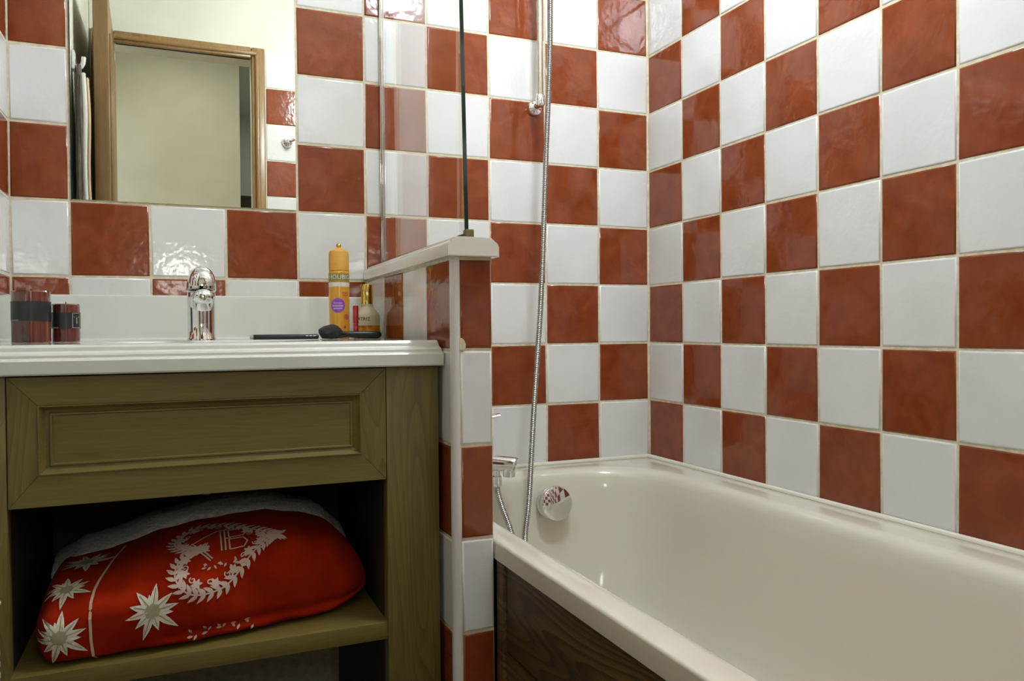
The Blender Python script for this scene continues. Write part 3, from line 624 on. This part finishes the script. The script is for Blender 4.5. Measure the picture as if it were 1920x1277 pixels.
petal = mat('print_white', (.72, .67, .55), .8); heartp = mat('print_pale_pink', (.62, .46, .38), .8); centre = mat('print_sage', (.36, .34, .20), .8); lines = mat('print_beige', (.62, .45, .28), .8)
def leaf_poly(cx, cy, ang, ln, wd, n=4):
    ca_, sa = math.cos(ang), math.sin(ang); out = []
    for q in range(n + 1):
        t = q / n; out.append((t * ln, wd * math.sin(math.pi * t ** .75)))
    for q in range(n - 1, 0, -1):
        t = q / n; out.append((t * ln, -wd * math.sin(math.pi * t ** .75)))
    return [(cx + ca_ * a - sa * b, cy + sa * a + ca_ * b) for a, b in out]
def ribbon(bm, pts, wd, x0, phi0):
    L_ = []; R__ = []
    for i, p in enumerate(pts):
        a = pts[max(i - 1, 0)]; b = pts[min(i + 1, len(pts) - 1)]; dx, dy = b[0] - a[0], b[1] - a[1]; l = math.hypot(dx, dy) or 1
        L_.append(surf(x0 + p[0] - dy / l * wd, phi0, p[1] + dx / l * wd)); R__.append(surf(x0 + p[0] + dy / l * wd, phi0, p[1] - dx / l * wd))
    loft(bm, [L_, R__], close=False)
def edelweiss(x0, phi0, s, rot=0):
    bm = bmesh.new(); rg = random.Random(3)
    for k, (a, l) in enumerate(((82, 1.12), (40, .98), (8, 1.0), (-42, 1.3), (-75, .85), (-108, 1.22), (-140, .85), (182, 1.0), (152, .95), (122, 1.1), (100, .7), (-12, .8))):
        poly_print(bm, leaf_poly(0, 0, math.radians(a + rot), s * l, s * .15, 6), x0, phi0)
    o = obj('edelweiss_print', bm, petal, bl, smooth=False)
    bm = bmesh.new()
    for a, l in ((82, 1.0), (40, .86), (8, .9), (-42, 1.15), (-75, .75), (-108, 1.08), (-140, .75), (182, .9), (152, .85), (122, .98)):
        a = math.radians(a + rot); ribbon(bm, [(s * l * t * math.cos(a), s * l * t * math.sin(a)) for t in (.3, .5, .7, .9)], .0045, x0, phi0)
    for v in bm.verts: v.co += Vector((0, -.0004, .0003))
    obj('petal_vein', bm, centre, o, smooth=False)
    bm = bmesh.new()
    for k in range(9):
        a = 2 * math.pi * k / 8; q = (0, 0) if k == 8 else (s * .2 * math.cos(a), s * .2 * math.sin(a)); rr_ = s * .11
        c = [(q[0] + rr_ * math.cos(2 * math.pi * i / 8), q[1] + rr_ * math.sin(2 * math.pi * i / 8)) for i in range(8)]
        n0 = len(bm.verts); poly_print(bm, c, x0, phi0)
    for v in bm.verts: v.co += Vector((0, -.0005, .0004))
    obj('flower_centre', bm, centre, o, smooth=False)
edelweiss(1.08, -.02, .235); edelweiss(.30, -.08, .225, 4); edelweiss(.33, .84, .20, 10); edelweiss(.45, 1.45, .24, 20)
bm = bmesh.new(); ribbon(bm, [(.02, -.50), (-.005, -.42), (-.02, -.25), (-.025, -.05), (-.02, .1), (.0, .25), (.03, .4), (.08, .6), (.13, .8), (.18, .98), (.22, 1.15)], .012, .575, .2); obj('piping_print', bm, lines, bl, smooth=False)
# heart of leaves and scrolls (its point towards the right end)
def heart(t):     # apex +x
    a = 16 * math.sin(t) ** 3; b = 13 * math.cos(t) - 5 * math.cos(2 * t) - 2 * math.cos(3 * t) - math.cos(4 * t)
    return (-b / 17 * .60 - .04, a / 16 * .53)
HX, HP = 1.74, .86
bm = bmesh.new(); rg = random.Random(11)
nh = 58
for k in range(nh):
    t = 2 * math.pi * (k + .5) / nh; p = heart(t); q = heart(t + .05); ang = math.atan2(q[1] - p[1], q[0] - p[0])
    poly_print(bm, leaf_poly(p[0], p[1], ang - .7, .115, .021), HX, HP); poly_print(bm, leaf_poly(p[0], p[1], ang + .75, .115, .021), HX, HP)
    if k % 3 == 0:
        c = (p[0] * .84, p[1] * .84); 
        for z in range(6): poly_print(bm, leaf_poly(c[0], c[1], z * 1.047 + k, .058, .017, 3), HX, HP)
    if k % 3 == 1:
        c = (p[0] * .80, p[1] * .80); ribbon(bm, [(c[0] + .035 * (1 - i / 12) * math.cos(i * .75 + k), c[1] + .035 * (1 - i / 12) * math.sin(i * .75 + k)) for i in range(10)], .006, HX, HP)
    if k % 3 == 2: poly_print(bm, leaf_poly(p[0] * .9, p[1] * .9, ang + 1.9, .08, .016), HX, HP)
ribbon(bm, [heart(2 * math.pi * k / 80) for k in range(81)], .008, HX, HP)
for k in range(14): poly_print(bm, leaf_poly(-.22 + .03 * k, -.27 + .012 * (k % 3), k * 1.3, .05, .011, 3), HX, HP)
obj('heart_print', bm, heartp, bl, smooth=False)
bm = bmesh.new()   # little house in the heart
for pts in ([(-.32, .12), (-.13, -.2)], [(-.30, .14), (-.11, -.18)], [(-.30, .12), (-.05, .28), (.2, .28)], [(-.02, -.1), (-.02, .26)], [(.02, -.1), (.02, .26)], [(.02, .08), (.08, .08)], [(.06, -.1), (.2, -.1), (.24, -.02), (.2, .06), (.06, .06), (.06, -.1)], [(.06, .1), (.2, .1), (.24, .18), (.2, .25), (.06, .25), (.06, .1)]):
    fine = []
    for a_, b_ in zip(pts[:-1], pts[1:]): fine += [(a_[0] + (b_[0] - a_[0]) * q / 4, a_[1] + (b_[1] - a_[1]) * q / 4) for q in range(4)]
    ribbon(bm, fine + [pts[-1]], .0075, HX, HP)
obj('house_print', bm, heartp, bl, smooth=False)
bm = bmesh.new()
for k in range(15):
    x = 1.38 + .045 * k; y = -.39 + .03 * math.sin(k * 1.7) + .04 * math.sin(math.pi * k / 14)
    poly_print(bm, leaf_poly(x - 1.7, y, k * 2.1, .06, .014, 3), 1.7, 0)
obj('border_print', bm, heartp, bl, smooth=False)

# ---------------------------------------------------------------- slender white woven basket beside the vanity
bk = thing('woven_basket', T(-.27, -5.0, FLOOR), 'slender white woven basket on the floor before the vanity', 'basket')
bm = bmesh.new(); c0 = T(-.27, -5.0, FLOOR); hB = (-2.79 - FLOOR) * P; nr = 44
prof = []
for k in range(nr):
    zc = hB * (k + .5) / nr; rr_ = .0505 - .0025 * (k / nr) ; hh = hB / nr
    prof += [(rr_, zc - hh * .5), (rr_ + .0035, zc - hh * .2), (rr_ + .0035, zc + hh * .2)]
prof += [(.047, hB), (.042, hB - .004), (.042, .02), (0, .02)]
lathe(bm, prof, c0, (0, 0, 1), 32, True, False); obj('coiled_body', bm, noise_col(mat('white_rope', (.7, .7, .62), .9), (.55, .56, .46), (.74, .73, .66), 120, 2), bk)
bm = bmesh.new(); tube(bm, [c0 + Vector((.049 * math.cos(q * math.pi / 16), .049 * math.sin(q * math.pi / 16), hB)) for q in range(33)], .0045, 8); obj('rim', bm, MATS['white_rope'], bk)

# ---------------------------------------------------------------- seen in the mirror: robe on a hook, chrome hook on rear wall
hk = thing('coat_hook', T(XL, -7.2, 5.0), 'curved white hook fixed high on the painted wall', 'hook')
bm = bmesh.new(); tbx(bm, (XL, -7.35, 4.8), (XL + .06, -7.05, 5.2), .003); obj('plate', bm, plast, hk)
bm = bmesh.new(); tube(bm, smooth_path([T(XL + .05, -7.2, 4.9), T(XL + .13, -7.2, 4.86), T(XL + .2, -7.2, 4.95), T(XL + .22, -7.2, 5.1)], 5), .007, 12); obj('prong', bm, plast, hk)
robe_m = noise_col(mat('taupe_cloth', (.12, .09, .07), .9), (.075, .062, .05), (.12, .10, .08), 30, 3)
rb_ = thing('bath_robe', T(XL + .12, -7.2, -2), 'dark taupe bath robe with pale piping hanging from the white hook', 'robe')
bm = bmesh.new(); rows = []
for q in range(26):
    t = q / 25; z = 4.92 - 6.4 * t; hwid = .12 + .42 * min(1, t * 3) ** .7 + .1 * t; th = .05 + .05 * min(1, t * 4); ring = []
    for k in range(40):
        a = 2 * math.pi * k / 40; fold = 1 + .28 * math.sin(6 * a + 1.5 * t)
        ring.append(T(XL + .10 + th * .55 + th * fold * math.sin(a) * .8, -7.2 + hwid * math.cos(a), z))
    rows.append(ring)
loft(bm, rows, True, True, True); obj('cloth', bm, robe_m, rb_, angle=180)
for y, c, mm in ((-6.75, .28, plast), (-7.1, .31, lines)):
    bm = bmesh.new(); tube(bm, smooth_path([T(XL + c - .05, y - .25, 4.7), T(XL + c, y, 3.8), T(XL + c - .02, y, 2.5), T(XL + c + .04, y + .05, 1), T(XL + c + .05, y + .05, -1)], 6), .006, 10); obj('piping', bm, mm, rb_)
rh = thing('wall_hook', T(4.245, YB, 4.53), 'round chrome hook on the tiles beside the door frame', 'hook')
bm = bmesh.new(); lathe(bm, [(.022, 0), (.022, .006), (.018, .012), (.008, .014), (.008, .03)], T(4.245, YB + .03, 4.53), (0, 1, 0), 28); obj('rosette', bm, chrome, rh)
bm = bmesh.new(); tube(bm, smooth_path([T(4.245, YB + .2, 4.53), T(4.3, YB + .35, 4.5), T(4.4, YB + .38, 4.56)], 5), .006, 12); obj('prong', bm, chrome, rh)

# ---------------------------------------------------------------- lamps
cl = thing('pendant_lamp', T(LAMP[0], LAMP[1], CEIL), 'white opal globe pendant lamp hanging over the bathroom floor', 'lamp')
bm = bmesh.new(); lathe(bm, [(.05, 0), (.05, -.015), (.03, -.03), (.004, -.032)], T(LAMP[0], LAMP[1], CEIL), (0, 0, 1), 32); obj('ceiling_rose', bm, plast, cl)
bm = bmesh.new(); tube(bm, [T(LAMP[0], LAMP[1], CEIL - .15), T(LAMP[0], LAMP[1], LAMP[2] + .7)], .003, 8); obj('cable', bm, plast, cl)
bm = bmesh.new(); lathe(bm, [(.03, .09), (.03, .115), (.012, .12), (.004, .12)], T(*LAMP), (0, 0, 1), 24); obj('fitting', bm, plast, cl)
bm = bmesh.new(); bmesh.ops.create_uvsphere(bm, u_segments=32, v_segments=20, radius=.1); bmesh.ops.translate(bm, verts=bm.verts, vec=T(*LAMP)); obj('globe', bm, emis('lamp_globe', (.82, .91, 1), LAMP_STRENGTH), cl)
hl = thing('hall_lamp', T(1.6, -13.6, CEIL), 'round ceiling lamp in the hallway', 'lamp')
bm = bmesh.new(); lathe(bm, [(.18, 0), (.18, -.012), (.16, -.02), (0, -.022)], T(1.6, -13.6, CEIL), (0, 0, 1), 40); obj('base', bm, plast, hl)
for (x, y) in ((6.5, -21.5),):
    fl_ = thing('far_room_fill_mount', T(x, y, CEIL), 'flat round mount of the fill light added in the room beyond the hallway', 'lamp')  # made-up mount for the added fill light
    bm = bmesh.new(); lathe(bm, [(.16, 0), (.16, -.015), (.15, -.03), (0, -.032)], T(x, y, CEIL), (0, 0, 1), 40); obj('base', bm, plast, fl_)
gl_ = thing('added_low_light', T(LOW_LIGHT[0], LOW_LIGHT[1], FLOOR), 'glowing globe on a slim stand added in the hallway for low highlights', 'lamp')  # stand and globe made up to carry a light first set as a flash
c0 = T(LOW_LIGHT[0], LOW_LIGHT[1], FLOOR); hh = T(*LOW_LIGHT).z - .07
bm = bmesh.new(); lathe(bm, [(.11, 0), (.11, .012), (.10, .018), (.012, .022), (0, .022)], c0, (0, 0, 1), 40); obj('base', bm, brushed, gl_)
bm = bmesh.new(); tube(bm, [c0 + Vector((0, 0, .015)), c0 + Vector((0, 0, hh))], .008, 14); obj('pole', bm, brushed, gl_)
bm = bmesh.new(); bmesh.ops.create_uvsphere(bm, u_segments=28, v_segments=18, radius=.078); bmesh.ops.translate(bm, verts=bm.verts, vec=T(*LOW_LIGHT)); obj('globe', bm, emis('added_low_light_globe', (1, .96, .88), LOW_LIGHT_STRENGTH), gl_)
